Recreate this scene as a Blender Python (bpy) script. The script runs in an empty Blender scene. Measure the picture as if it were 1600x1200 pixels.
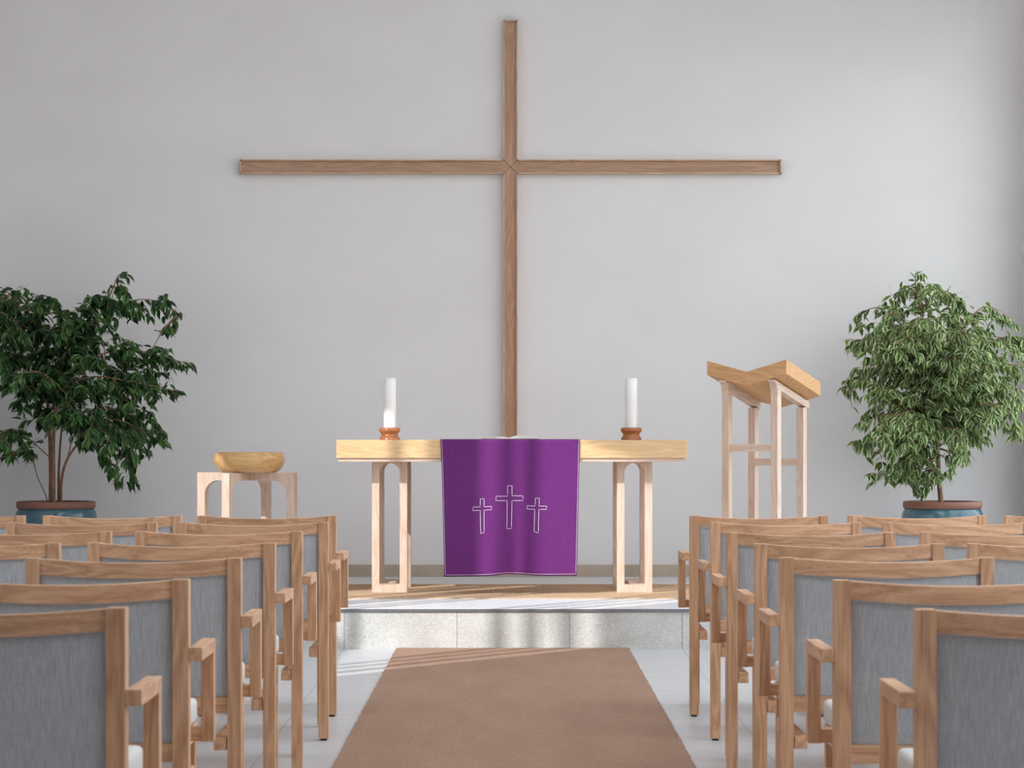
import bpy, bmesh, math, random
from mathutils import Vector, Matrix
R = math.radians
PI = math.pi
sc = bpy.context.scene
col = sc.collection

# ---------------------------------------------------------------- camera facts
F = 4150.0                 # focal length, pixels on a 1600 wide frame
CAM_Z = 1.1217             # eye height above the nave floor
POD = 0.215                # podium height
STEP_Y = 14.15             # riser of the podium
WALL_Y = 17.42             # altar wall
MAT_Z = POD + 0.007

# ---------------------------------------------------------------- helpers
def tag(o, label=None, cat=None, group=None, kind=None):
    if label: o['label'] = label
    if cat: o['category'] = cat
    if group: o['group'] = group
    if kind: o['kind'] = kind
    return o

def thing(name, label, cat, loc=(0, 0, 0), rz=0.0, group=None):
    o = bpy.data.objects.new(name, None)
    o.empty_display_size = 0.1
    col.objects.link(o)
    o.location = loc
    o.rotation_euler = (0, 0, rz)
    return tag(o, label, cat, group)

class MB:
    """collects shapes into one mesh"""
    def __init__(self):
        self.bm = bmesh.new()
        self.uv = None

    def add(self, other):
        me = bpy.data.meshes.new('tmp')
        other.to_mesh(me); other.free()
        self.bm.from_mesh(me)
        bpy.data.meshes.remove(me)

    def box(self, x0, x1, y0, y1, z0, z1, bev=0.0, seg=2, mat=None):
        b = bmesh.new()
        bmesh.ops.create_cube(b, size=1.0)
        for v in b.verts:
            v.co = Vector(((x0 + x1) / 2 + v.co.x * (x1 - x0), (y0 + y1) / 2 + v.co.y * (y1 - y0), (z0 + z1) / 2 + v.co.z * (z1 - z0)))
        if bev:
            bmesh.ops.bevel(b, geom=b.edges[:], offset=bev, segments=seg, affect='EDGES', profile=0.5)
        if mat is not None:
            b.transform(mat)
        self.add(b)
        return self

    def prism(self, pts, a0, a1, axis='y', bev=0.0, mat=None, holes=None):
        """polygon pts (two coordinates) extruded along an axis; axis y: (x,z), x: (y,z), z: (x,y)"""
        def p3(p, a):
            return {'y': (p[0], a, p[1]), 'x': (a, p[0], p[1]), 'z': (p[0], p[1], a)}[axis]
        b = bmesh.new()
        if not holes:
            v0 = [b.verts.new(p3(p, a0)) for p in pts]
            v1 = [b.verts.new(p3(p, a1)) for p in pts]
            n = len(pts)
            b.faces.new(v0); b.faces.new(v1[::-1])
            for i in range(n):
                b.faces.new((v0[i], v0[(i + 1) % n], v1[(i + 1) % n], v1[i]))
        else:
            loops = [pts] + holes
            es = []
            rings = []
            for L in loops:
                vs = [b.verts.new(p3(p, a0)) for p in L]
                rings.append(vs)
                for i in range(len(vs)):
                    es.append(b.edges.new((vs[i], vs[(i + 1) % len(vs)])))
            bmesh.ops.triangle_fill(b, edges=es, use_beauty=True)
            fs = b.faces[:]
            mp = {}
            for vs, L in zip(rings, loops):
                for v, p in zip(vs, L):
                    mp[v] = b.verts.new(p3(p, a1))
            for f in fs:
                b.faces.new([mp[v] for v in f.verts][::-1])
            for vs in rings:
                n = len(vs)
                for i in range(n):
                    b.faces.new((vs[i], vs[(i + 1) % n], mp[vs[(i + 1) % n]], mp[vs[i]]))
        bmesh.ops.recalc_face_normals(b, faces=b.faces[:])
        if bev:
            ed = [e for e in b.edges if len(e.link_faces) == 2 and e.calc_face_angle(0) > 0.6]
            bmesh.ops.bevel(b, geom=ed, offset=bev, segments=2, affect='EDGES', profile=0.5)
        if mat is not None:
            b.transform(mat)
        self.add(b)
        return self

    def lathe(self, prof, seg=48, cx=0, cy=0):
        b = bmesh.new()
        rings = []
        for r, z in prof:
            if r < 1e-6:
                rings.append([b.verts.new((cx, cy, z))])
            else:
                rings.append([b.verts.new((cx + r * math.cos(2 * PI * i / seg), cy + r * math.sin(2 * PI * i / seg), z)) for i in range(seg)])
        for A, B in zip(rings, rings[1:]):
            for i in range(seg):
                j = (i + 1) % seg
                if len(A) == 1 and len(B) == 1: continue
                if len(A) == 1: b.faces.new((A[0], B[j], B[i]))
                elif len(B) == 1: b.faces.new((A[i], A[j], B[0]))
                else: b.faces.new((A[i], A[j], B[j], B[i]))
        bmesh.ops.recalc_face_normals(b, faces=b.faces[:])
        self.add(b)
        return self

    def tube(self, pts, rad, seg=8, closed=False):
        """round bar along pts; rad a number or a list"""
        b = bmesh.new()
        pts = [Vector(p) for p in pts]
        n = len(pts)
        rings = []
        up = Vector((0.31, 0.17, 0.93)).normalized()
        for i, p in enumerate(pts):
            if closed: t = pts[(i + 1) % n] - pts[i - 1]
            else: t = pts[min(i + 1, n - 1)] - pts[max(i - 1, 0)]
            if t.length < 1e-9: t = Vector((0, 0, 1))
            t.normalize()
            u = t.cross(up)
            if u.length < 1e-3: u = t.cross(Vector((1, 0, 0)))
            u.normalize(); w = t.cross(u)
            r = rad[i] if isinstance(rad, (list, tuple)) else rad
            rings.append([b.verts.new(p + (u * math.cos(2 * PI * k / seg) + w * math.sin(2 * PI * k / seg)) * r) for k in range(seg)])
        rr = rings + ([rings[0]] if closed else [])
        for A, B in zip(rr, rr[1:]):
            for k in range(seg):
                b.faces.new((A[k], A[(k + 1) % seg], B[(k + 1) % seg], B[k]))
        if not closed:
            b.faces.new(rings[0][::-1]); b.faces.new(rings[-1])
        bmesh.ops.recalc_face_normals(b, faces=b.faces[:])
        self.add(b)
        return self

    def grid(self, fn, nu, nv, thick=0.0):
        """surface fn(u,v) -> point (u, v in 0..1), made solid by 'thick' along -normal"""
        b = bmesh.new()
        V = [[b.verts.new(fn(i / nu, j / nv)) for j in range(nv + 1)] for i in range(nu + 1)]
        for i in range(nu):
            for j in range(nv):
                b.faces.new((V[i][j], V[i + 1][j], V[i + 1][j + 1], V[i][j + 1]))
        bmesh.ops.recalc_face_normals(b, faces=b.faces[:])
        if thick:
            bmesh.ops.solidify(b, geom=b.faces[:], thickness=thick)
        self.add(b)
        return self

    def build(self, name, m, parent=None, smooth=None, loc=None):
        me = bpy.data.meshes.new(name)
        self.bm.to_mesh(me); self.bm.free()
        if m is not None: me.materials.append(m)
        if smooth is not None:
            me.polygons.foreach_set('use_smooth', [True] * len(me.polygons))
            try: me.set_sharp_from_angle(angle=R(smooth))
            except Exception: pass
        o = bpy.data.objects.new(name, me)
        col.objects.link(o)
        if parent is not None: o.parent = parent
        if loc is not None: o.location = loc
        return o

def struct(o, label=None):
    o['kind'] = 'structure'
    if label: o['label'] = label
    return o

# ---------------------------------------------------------------- materials
def srgb(r, g, b):
    def c(v):
        v /= 255.0
        return v / 12.92 if v <= 0.04045 else ((v + 0.055) / 1.055) ** 2.4
    return (c(r), c(g), c(b), 1.0)

def base_mat(name):
    m = bpy.data.materials.new(name)
    m.use_nodes = True
    nt = m.node_tree
    return m, nt, nt.nodes, nt.links, nt.nodes['Principled BSDF']

def coords(N, L, scale, kind='Object', rot=(0, 0, 0), offset=None):
    tc = N.new('ShaderNodeTexCoord')
    mp = N.new('ShaderNodeMapping')
    mp.inputs['Scale'].default_value = scale
    mp.inputs['Rotation'].default_value = rot
    L.new(tc.outputs[kind], mp.inputs['Vector'])
    if offset is not None: L.new(offset, mp.inputs['Location'])
    return mp.outputs['Vector']

def ramp(N, stops):
    r = N.new('ShaderNodeValToRGB')
    e = r.color_ramp.elements
    e[0].position, e[0].color = stops[0]
    e[1].position, e[1].color = stops[-1]
    for p, c in stops[1:-1]:
        k = e.new(p); k.color = c
    return r

def noise(N, L, vec, scale, detail=4, rough=0.55, dist=0.0):
    n = N.new('ShaderNodeTexNoise')
    n.inputs['Scale'].default_value = scale
    n.inputs['Detail'].default_value = detail
    n.inputs['Roughness'].default_value = rough
    n.inputs['Distortion'].default_value = dist
    L.new(vec, n.inputs['Vector'])
    return n.outputs['Fac']

def mixrgb(N, L, fac, a, b, mode='MIX'):
    m = N.new('ShaderNodeMix'); m.data_type = 'RGBA'; m.blend_type = mode
    for i, v in ((0, fac), (6, a), (7, b)):
        if hasattr(v, 'is_output'): L.new(v, m.inputs[i])
        else: m.inputs[i].default_value = v
    return m.outputs[2]

def bump(N, L, h, strength, dist, bsdf):
    b = N.new('ShaderNodeBump')
    b.inputs['Strength'].default_value = strength
    b.inputs['Distance'].default_value = dist
    L.new(h, b.inputs['Height'])
    L.new(b.outputs['Normal'], bsdf.inputs['Normal'])

def wood(name, dark, light, axis, rough=0.45, ring=9.0, var=0.12):
    """plank with fine pores and broad flame figure, grain along the axis"""
    m, nt, N, L, B = base_mat(name)
    oi = N.new('ShaderNodeObjectInfo')
    off = N.new('ShaderNodeVectorMath'); off.operation = 'SCALE'
    off.inputs[0].default_value = (7.3, 5.1, 9.7)
    L.new(oi.outputs['Random'], off.inputs['Scale'])
    s1 = {'x': (7, 210, 210), 'y': (210, 7, 210), 'z': (210, 210, 7)}[axis]
    s2 = {'x': (1.1, 9, 9), 'y': (9, 1.1, 9), 'z': (9, 9, 1.1)}[axis]
    v1 = coords(N, L, s1, offset=off.outputs[0])
    v2 = coords(N, L, s2, offset=off.outputs[0])
    fine = noise(N, L, v1, 1.6, 5, 0.6)
    broad = noise(N, L, v2, 1.2, 2, 0.5, 0.4)
    mul = N.new('ShaderNodeMath'); mul.operation = 'MULTIPLY'; mul.inputs[1].default_value = ring
    L.new(broad, mul.inputs[0])
    frac = N.new('ShaderNodeMath'); frac.operation = 'PINGPONG'; frac.inputs[1].default_value = 0.5
    L.new(mul.outputs[0], frac.inputs[0])
    f2 = N.new('ShaderNodeMath'); f2.operation = 'MULTIPLY_ADD'
    L.new(frac.outputs[0], f2.inputs[0]); f2.inputs[1].default_value = 0.6
    f3 = N.new('ShaderNodeMath'); f3.operation = 'MULTIPLY_ADD'
    L.new(fine, f3.inputs[0]); f3.inputs[1].default_value = 0.9; f3.inputs[2].default_value = -0.13
    L.new(f3.outputs[0], f2.inputs[2])
    rp = ramp(N, [(0.15, dark), (0.75, light)])
    L.new(f2.outputs[0], rp.inputs['Fac'])
    hv = N.new('ShaderNodeHueSaturation')
    mr = N.new('ShaderNodeMapRange'); mr.inputs['To Min'].default_value = 1 - var; mr.inputs['To Max'].default_value = 1 + var * 0.5
    L.new(oi.outputs['Random'], mr.inputs['Value'])
    L.new(mr.outputs['Result'], hv.inputs['Value'])
    L.new(rp.outputs['Color'], hv.inputs['Color'])
    L.new(hv.outputs['Color'], B.inputs['Base Color'])
    B.inputs['Roughness'].default_value = rough
    bump(N, L, fine, 0.12, 0.001, B)
    return m

def woods(name, dark, light, **k):
    return {a: wood(name + '_' + a, dark, light, a, **k) for a in 'xyz'}

OAK = woods('chair_oak', srgb(172, 124, 90), srgb(224, 180, 142))
PALE = woods('pale_oak', srgb(196, 164, 142), srgb(224, 202, 184), var=0.06)
LARCH = woods('larch', srgb(204, 162, 112), srgb(230, 196, 152), var=0.04, ring=12)
DESKW = woods('desk_larch', srgb(186, 134, 84), srgb(214, 168, 118), var=0.04, ring=12)
CROSSW = woods('cross_oak', srgb(158, 122, 96), srgb(190, 154, 126), var=0.06)
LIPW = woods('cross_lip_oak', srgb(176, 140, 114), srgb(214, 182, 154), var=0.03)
TURNED = wood('turned_wood', srgb(128, 72, 42), srgb(184, 116, 74), 'x', rough=0.2, ring=7, var=0.0)
BOWLW = wood('bowl_wood', srgb(190, 142, 88), srgb(224, 182, 126), 'x', rough=0.25, ring=7, var=0.0)

def plaster(name, c, bump_s=0.25):
    m, nt, N, L, B = base_mat(name)
    v = coords(N, L, (1, 1, 1))
    n1 = noise(N, L, v, 5.0, 8, 0.62, 0.6)
    n2 = noise(N, L, coords(N, L, (1, 1, 1.6)), 1.3, 3, 0.5)
    c2 = (c[0] * 0.965, c[1] * 0.96, c[2] * 0.955, 1)
    rp = ramp(N, [(0.35, c2), (0.65, c)])
    L.new(n2, rp.inputs['Fac'])
    L.new(rp.outputs['Color'], B.inputs['Base Color'])
    B.inputs['Roughness'].default_value = 0.9
    bump(N, L, n1, bump_s, 0.012, B)
    return m
WALL = plaster('white_plaster', srgb(225, 222.5, 222.4))
CEIL = plaster('ceiling_plaster', srgb(235, 233, 230), 0.1)

def tile_mat(name, c1, c2, grout, x_off, y_off, size=0.6, plane='xy', rough=0.35, stria=True, grain=0.2):
    """large tiles: joints on world coordinates"""
    m, nt, N, L, B = base_mat(name)
    geo = N.new('ShaderNodeNewGeometry')
    sep = N.new('ShaderNodeSeparateXYZ'); L.new(geo.outputs['Position'], sep.inputs[0])
    def joint(sock, off):
        a = N.new('ShaderNodeMath'); a.operation = 'SUBTRACT'; L.new(sock, a.inputs[0]); a.inputs[1].default_value = off
        p = N.new('ShaderNodeMath'); p.operation = 'PINGPONG'; L.new(a.outputs[0], p.inputs[0]); p.inputs[1].default_value = size / 2
        l = N.new('ShaderNodeMath'); l.operation = 'LESS_THAN'; L.new(p.outputs[0], l.inputs[0]); l.inputs[1].default_value = 0.0022
        return l.outputs[0]
    j = joint(sep.outputs['X'], x_off)
    if plane == 'xy':
        j2 = joint(sep.outputs['Y'], y_off)
        mx = N.new('ShaderNodeMath'); mx.operation = 'MAXIMUM'; L.new(j, mx.inputs[0]); L.new(j2, mx.inputs[1]); j = mx.outputs[0]
    v = coords(N, L, (1.2, 9, 9) if stria else (1, 1, 1))
    n = noise(N, L, v, 2.2 if stria else 4.0, 6, 0.6)
    n2 = noise(N, L, coords(N, L, (1, 1, 1)), 110, 3, 0.6)
    rp = ramp(N, [(0.3, c1), (0.7, c2)])
    L.new(n, rp.inputs['Fac'])
    spk = mixrgb(N, L, grain, rp.outputs['Color'], n2, 'OVERLAY')
    L.new(mixrgb(N, L, j, spk, grout), B.inputs['Base Color'])
    B.inputs['Roughness'].default_value = rough
    bump(N, L, n2 if not stria else n, 0.5 if not stria else 0.05, 0.004, B)
    return m
FLOORM = tile_mat('floor_tile', srgb(184, 184, 187), srgb(201, 201, 202), srgb(150, 149, 150), 0.317, STEP_Y + 0.035)
TREADM = tile_mat('tread_tile', srgb(214, 215, 218), srgb(228, 228, 230), srgb(236, 236, 236), 0.317, STEP_Y + 1.9, plane='x')
RISERM = tile_mat('riser_tile', srgb(184, 182, 177), srgb(206, 204, 200), srgb(140, 141, 146), 0.317, 0, plane='x', rough=0.85, stria=False, grain=0.45)
BASEM = tile_mat('baseboard_tile', srgb(172, 156, 138), srgb(190, 175, 158), srgb(150, 140, 128), 0.317, 0, plane='x', rough=0.7, stria=False)

def carpet(name, c1, c2, rib=False):
    m, nt, N, L, B = base_mat(name)
    v = coords(N, L, (1, 1, 1))
    n = noise(N, L, v, 210, 3, 0.75)
    n3 = noise(N, L, coords(N, L, (2.0, 0.5, 1)), 3.0, 3, 0.5)
    rp = ramp(N, [(0.3, c1), (0.7, c2)])
    L.new(n, rp.inputs['Fac'])
    big = ramp(N, [(0.3, (0.9, 0.89, 0.88, 1)), (0.7, (1, 1, 1, 1))])
    L.new(n3, big.inputs['Fac'])
    c = mixrgb(N, L, 1.0, rp.outputs['Color'], big.outputs['Color'], 'MULTIPLY')
    h = n
    if rib:
        w = N.new('ShaderNodeTexWave'); w.wave_type = 'BANDS'; w.bands_direction = 'X'
        w.inputs['Scale'].default_value = 26; w.inputs['Distortion'].default_value = 0.6; w.inputs['Detail'].default_value = 1
        L.new(v, w.inputs['Vector'])
        w2 = N.new('ShaderNodeTexWave'); w2.wave_type = 'BANDS'; w2.bands_direction = 'Y'
        w2.inputs['Scale'].default_value = 14; w2.inputs['Distortion'].default_value = 0.5
        L.new(v, w2.inputs['Vector'])
        ad = N.new('ShaderNodeMath'); ad.operation = 'MULTIPLY'; L.new(w.outputs['Fac'], ad.inputs[0]); L.new(w2.outputs['Fac'], ad.inputs[1])
        h = ad.outputs[0]
        rib_c = ramp(N, [(0.0, (0.74, 0.71, 0.68, 1)), (0.6, (1, 1, 1, 1))])
        L.new(h, rib_c.inputs['Fac'])
        c = mixrgb(N, L, 1.0, c, rib_c.outputs['Color'], 'MULTIPLY')
    L.new(c, B.inputs['Base Color'])
    B.inputs['Roughness'].default_value = 0.95
    B.inputs['Specular IOR Level'].default_value = 0.1
    bump(N, L, h, 0.6, 0.004, B)
    return m
RUNNERM = carpet('brown_runner', srgb(128, 99, 82), srgb(188, 156, 136))
MATM = carpet('sisal_mat', srgb(196, 164, 132), srgb(226, 198, 168), rib=True)

def weave(name, c1, c2, sx=640, sz=160):
    m, nt, N, L, B = base_mat(name)
    a = noise(N, L, coords(N, L, (sx, sx, 18)), 1.0, 2, 0.6)
    b = noise(N, L, coords(N, L, (40, 40, sx)), 1.0, 2, 0.6)
    ad = N.new('ShaderNodeMath'); ad.operation = 'MULTIPLY_ADD'; L.new(a, ad.inputs[0]); ad.inputs[1].default_value = 0.75
    s = N.new('ShaderNodeMath'); s.operation = 'MULTIPLY'; L.new(b, s.inputs[0]); s.inputs[1].default_value = 0.25
    L.new(s.outputs[0], ad.inputs[2])
    rp = ramp(N, [(0.32, c1), (0.68, c2)])
    L.new(ad.outputs[0], rp.inputs['Fac'])
    L.new(rp.outputs['Color'], B.inputs['Base Color'])
    B.inputs['Roughness'].default_value = 0.9
    B.inputs['Specular IOR Level'].default_value = 0.15
    bump(N, L, ad.outputs[0], 0.25, 0.001, B)
    return m
GREYF = weave('grey_linen', srgb(150, 152, 155), srgb(194, 196, 198))
SEATF = weave('light_seat_cloth', srgb(196, 194, 190), srgb(214, 212, 208))

def plain(name, c, rough=0.5, spec=None, **k):
    m, nt, N, L, B = base_mat(name)
    n = noise(N, L, coords(N, L, (1, 1, 1)), 9, 3, 0.5)
    rp = ramp(N, [(0.3, (c[0] * 0.93, c[1] * 0.93, c[2] * 0.93, 1)), (0.7, c)])
    L.new(n, rp.inputs['Fac'])
    L.new(rp.outputs['Color'], B.inputs['Base Color'])
    B.inputs['Roughness'].default_value = rough
    if spec is not None: B.inputs['Specular IOR Level'].default_value = spec
    for a, v in k.items(): B.inputs[a.replace('_', ' ')].default_value = v
    return m
DARKP = plain('dark_plastic', srgb(60, 56, 54), 0.6)
WAX = plain('white_wax', srgb(240, 240, 240), 0.45, None, Subsurface_Weight=0.25, Subsurface_Scale=0.02)
WICK = plain('wick', srgb(60, 52, 46), 0.9)
PAPER = plain('paper', srgb(236, 232, 224), 0.8)
LEATHER = plain('book_cover', srgb(120, 104, 92), 0.6)
SOIL = plain('soil', srgb(60, 46, 38), 0.95)
FRAMEP = plain('window_paint', srgb(225, 222, 216), 0.5)
THREAD = plain('white_thread', srgb(226, 214, 226), 0.7)
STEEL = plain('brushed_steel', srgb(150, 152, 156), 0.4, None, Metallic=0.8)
GROUNDM = plain('paving', srgb(170, 168, 160), 0.9)

def felt(name, c1, c2):
    m, nt, N, L, B = base_mat(name)
    n = noise(N, L, coords(N, L, (1, 1, 1)), 260, 3, 0.65)
    rp = ramp(N, [(0.3, c1), (0.7, c2)])
    L.new(n, rp.inputs['Fac'])
    L.new(rp.outputs['Color'], B.inputs['Base Color'])
    B.inputs['Roughness'].default_value = 0.85
    B.inputs['Sheen Weight'].default_value = 0.12
    B.inputs['Specular IOR Level'].default_value = 0.1
    bump(N, L, n, 0.5, 0.002, B)
    return m
PURPLE = felt('purple_cloth', srgb(86, 32, 92), srgb(114, 52, 120))

def glaze(name):
    m, nt, N, L, B = base_mat(name)
    n = noise(N, L, coords(N, L, (1, 1, 1)), 7, 5, 0.6)
    n2 = noise(N, L, coords(N, L, (1, 1, 1)), 120, 2, 0.5)
    rp = ramp(N, [(0.3, srgb(46, 80, 92)), (0.7, srgb(80, 114, 124))])
    L.new(n, rp.inputs['Fac'])
    L.new(rp.outputs['Color'], B.inputs['Base Color'])
    B.inputs['Roughness'].default_value = 0.12
    bump(N, L, n2, 0.15, 0.003, B)
    return m
GLAZE = glaze('teal_glaze')
TERRA = plain('brown_clay', srgb(128, 82, 66), 0.5)

def bark(name, c1, c2):
    m, nt, N, L, B = base_mat(name)
    n = noise(N, L, coords(N, L, (30, 30, 9)), 2, 5, 0.6)
    rp = ramp(N, [(0.3, c1), (0.7, c2)])
    L.new(n, rp.inputs['Fac'])
    L.new(rp.outputs['Color'], B.inputs['Base Color'])
    B.inputs['Roughness'].default_value = 0.85
    bump(N, L, n, 0.4, 0.004, B)
    return m
BARK = bark('bark', srgb(120, 84, 62), srgb(160, 122, 96))

def leaf_mat(name, c1, c2, margin=None):
    m, nt, N, L, B = base_mat(name)
    geo = N.new('ShaderNodeNewGeometry')
    rp = ramp(N, [(0.1, c1), (0.9, c2)])
    L.new(geo.outputs['Random Per Island'], rp.inputs['Fac'])
    c = rp.outputs['Color']
    if margin:
        uv = N.new('ShaderNodeUVMap')
        sep = N.new('ShaderNodeSeparateXYZ'); L.new(uv.outputs['UV'], sep.inputs[0])
        n = noise(N, L, coords(N, L, (1, 1, 1)), 60, 2, 0.5)
        ad = N.new('ShaderNodeMath'); ad.operation = 'MULTIPLY_ADD'; L.new(n, ad.inputs[0]); ad.inputs[1].default_value = 0.4
        L.new(sep.outputs['Y'], ad.inputs[2])
        e = ramp(N, [(0.94, (0, 0, 0, 1)), (1.06 - 0.06, (1, 1, 1, 1))])
        L.new(ad.outputs[0], e.inputs['Fac'])
        c = mixrgb(N, L, e.outputs['Color'], c, margin)
    L.new(c, B.inputs['Base Color'])
    B.inputs['Roughness'].default_value = 0.38
    tr = N.new('ShaderNodeBsdfTranslucent'); L.new(c, tr.inputs['Color'])
    ms = N.new('ShaderNodeMixShader'); ms.inputs[0].default_value = 0.22
    out = N['Material Output'] if 'Material Output' in N else N.new('ShaderNodeOutputMaterial')
    L.new(B.outputs[0], ms.inputs[1]); L.new(tr.outputs[0], ms.inputs[2]); L.new(ms.outputs[0], out.inputs['Surface'])
    return m
LEAF_DARK = leaf_mat('dark_leaf', srgb(40, 68, 40), srgb(84, 124, 62))
LEAF_VAR = leaf_mat('variegated_leaf', srgb(80, 112, 64), srgb(124, 156, 86), srgb(212, 218, 166))

def glass_mat():
    m = bpy.data.materials.new('window_glass'); m.use_nodes = True
    nt = m.node_tree; N = nt.nodes; L = nt.links
    N.remove(N['Principled BSDF'])
    t = N.new('ShaderNodeBsdfTransparent'); t.inputs['Color'].default_value = (0.97, 0.98, 0.98, 1)
    g = N.new('ShaderNodeBsdfGlossy'); g.inputs['Roughness'].default_value = 0.02
    mx = N.new('ShaderNodeMixShader'); mx.inputs[0].default_value = 0.04
    L.new(t.outputs[0], mx.inputs[1]); L.new(g.outputs[0], mx.inputs[2])
    L.new(mx.outputs[0], N['Material Output'].inputs['Surface'])
    return m
GLASS = glass_mat()

# ---------------------------------------------------------------- the room
XL, XR, YB, ZC = -3.42, 3.36, -3.2, 6.8
b = MB(); b.box(XL - 0.3, XR + 0.3, YB - 0.3, WALL_Y + 0.3, -0.2, 0.0)
struct(b.build('floor', FLOORM), 'light grey large format floor tiles of the nave')
b = MB(); b.box(XL - 0.3, XR + 0.3, WALL_Y, WALL_Y + 0.25, -0.2, ZC + 0.2)
struct(b.build('wall_back', WALL), 'white plaster wall behind the altar')
b = MB(); b.box(XL - 0.3, XR + 0.3, YB - 0.25, YB, -0.2, ZC + 0.2)
struct(b.build('wall_front', WALL), 'white plaster wall facing the altar')
# unseen left wall: raked clerestory and small window shaped to aim sun at altar, font
W1 = [(8.95, 3.0), (12.55, 3.0), (12.55, 4.5), (8.95, 6.66)]
W2 = [(12.85, 2.2), (14.1, 2.2), (14.1, 3.26), (12.85, 3.26)]
b = MB(); b.prism([(YB, -0.2), (WALL_Y, -0.2), (WALL_Y, ZC), (YB, ZC)], XL - 0.22, XL, 'x', holes=[W1, W2])
struct(b.build('wall_left', WALL), 'white plaster side wall with high windows')
RW = [(3.6, 6.0), (6.6, 9.6), (10.0, 13.0), (13.4, 17.0)]
RZ0, RZ1 = 0.5, 4.0
b = MB(); b.prism([(YB, -0.2), (WALL_Y, -0.2), (WALL_Y, ZC), (YB, ZC)], XR, XR + 0.22, 'x',
        holes=[[(a, RZ0), (c, RZ0), (c, RZ1), (a, RZ1)] for a, c in RW])
struct(b.build('wall_right', WALL), 'white plaster side wall with large windows')
SK = (-0.3, 2.3, 2.0, 12.3)
b = MB(); b.prism([(XL - 0.3, YB - 0.3), (XR + 0.3, YB - 0.3), (XR + 0.3, WALL_Y + 0.3), (XL - 0.3, WALL_Y + 0.3)], ZC, ZC + 0.2, 'z',
        holes=[[(SK[0], SK[2]), (SK[1], SK[2]), (SK[1], SK[3]), (SK[0], SK[3])]])
struct(b.build('ceiling', CEIL), 'white ceiling with a long roof light')
b = MB(); b.box(-60, 60, -60, 60, -0.45, -0.25)
struct(b.build('ground', GROUNDM), 'paved ground outside the building')

def portal(name, loc, rot, sx, sy):
    l = bpy.data.lights.new(name, 'AREA'); l.shape = 'RECTANGLE'; l.size = sx; l.size_y = sy
    l.cycles.is_portal = True
    o = bpy.data.objects.new(name, l); col.objects.link(o); o.location = loc; o.rotation_euler = rot
    return o
wn = 0
def window_poly(poly, x0, x1, bars, sill):
    """window in a side wall: frame round the polygon, upright bars, a pane"""
    global wn
    wn += 1
    cy = sum(p[0] for p in poly) / len(poly); cz = sum(p[1] for p in poly) / len(poly)
    inner = []
    for y, z in poly:
        inner.append((y + (0.06 if y < cy else -0.06), z + (0.06 if z < cz else -0.06)))
    f = MB(); f.prism(poly, x0, x1, 'x', holes=[inner])
    lo = min(p[1] for p in inner)
    def top(y):
        a, bb = sorted([p for p in inner if p[1] > cz or p[1] > lo + 0.3], key=lambda p: p[0])[0], sorted([p for p in inner if p[1] > lo + 0.3], key=lambda p: p[0])[-1]
        t = (y - a[0]) / max(1e-6, bb[0] - a[0])
        return a[1] + (bb[1] - a[1]) * t
    for y, w in bars:
        f.box(x0 + 0.01, x1 - 0.01, y - w / 2, y + w / 2, lo - 0.01, top(y) + 0.01)
    fo = f.build('window_%d' % wn, FRAMEP)
    struct(fo, 'painted window frame with upright bars in side wall')
    g = MB(); xm = (x0 + x1) / 2
    g.prism(inner, xm - 0.004, xm + 0.004, 'x')
    g.build('pane', GLASS, fo)
window_poly(W1, XL - 0.16, XL - 0.09, [(9.28, 0.07), (9.52, 0.04), (9.74, 0.05), (10.72, 0.05), (10.9, 0.04), (11.3, 0.34), (11.72, 0.05)], 0)  # wide bar added to shade part of the cloth, thin ones to stripe the sun
window_poly(W2, XL - 0.16, XL - 0.09, [(13.02, 0.05)], 0)
for a, c in RW:
    window_poly([(a, RZ0), (c, RZ0), (c, RZ1), (a, RZ1)], XR + 0.09, XR + 0.16, [(a + (c - a) / 3, 0.06), (a + 2 * (c - a) / 3, 0.06)], 0)
    portal('window_light', (XR + 0.2, (a + c) / 2, (RZ0 + RZ1) / 2), (0, R(90), 0), RZ1 - RZ0, c - a)
wn += 1
f = MB()
f.prism([(SK[0], SK[2]), (SK[1], SK[2]), (SK[1], SK[3]), (SK[0], SK[3])], ZC + 0.05, ZC + 0.12, 'z',
        holes=[[(SK[0] + .06, SK[2] + .06), (SK[1] - .06, SK[2] + .06), (SK[1] - .06, SK[3] - .06), (SK[0] + .06, SK[3] - .06)]])
for i in range(1, 6):
    y = SK[2] + (SK[3] - SK[2]) * i / 6
    f.box(SK[0] + .05, SK[1] - .05, y - .03, y + .03, ZC + .06, ZC + .11)
fo = struct(f.build('window_%d' % wn, FRAMEP), 'roof light frame in the ceiling')
g = MB(); g.box(SK[0] + .06, SK[1] - .06, SK[2] + .06, SK[3] - .06, ZC + .08, ZC + .088); g.build('pane', GLASS, fo)
portal('roof_light', ((SK[0] + SK[1]) / 2, (SK[2] + SK[3]) / 2, ZC + 0.18), (0, 0, 0), SK[1] - SK[0], SK[3] - SK[2])
portal('clerestory_light', (XL - 0.2, 10.75, 4.75), (0, R(-90), 0), 3.5, 3.6)
portal('side_light', (XL - 0.2, 13.48, 2.62), (0, R(-90), 0), 0.85, 1.25)

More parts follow.
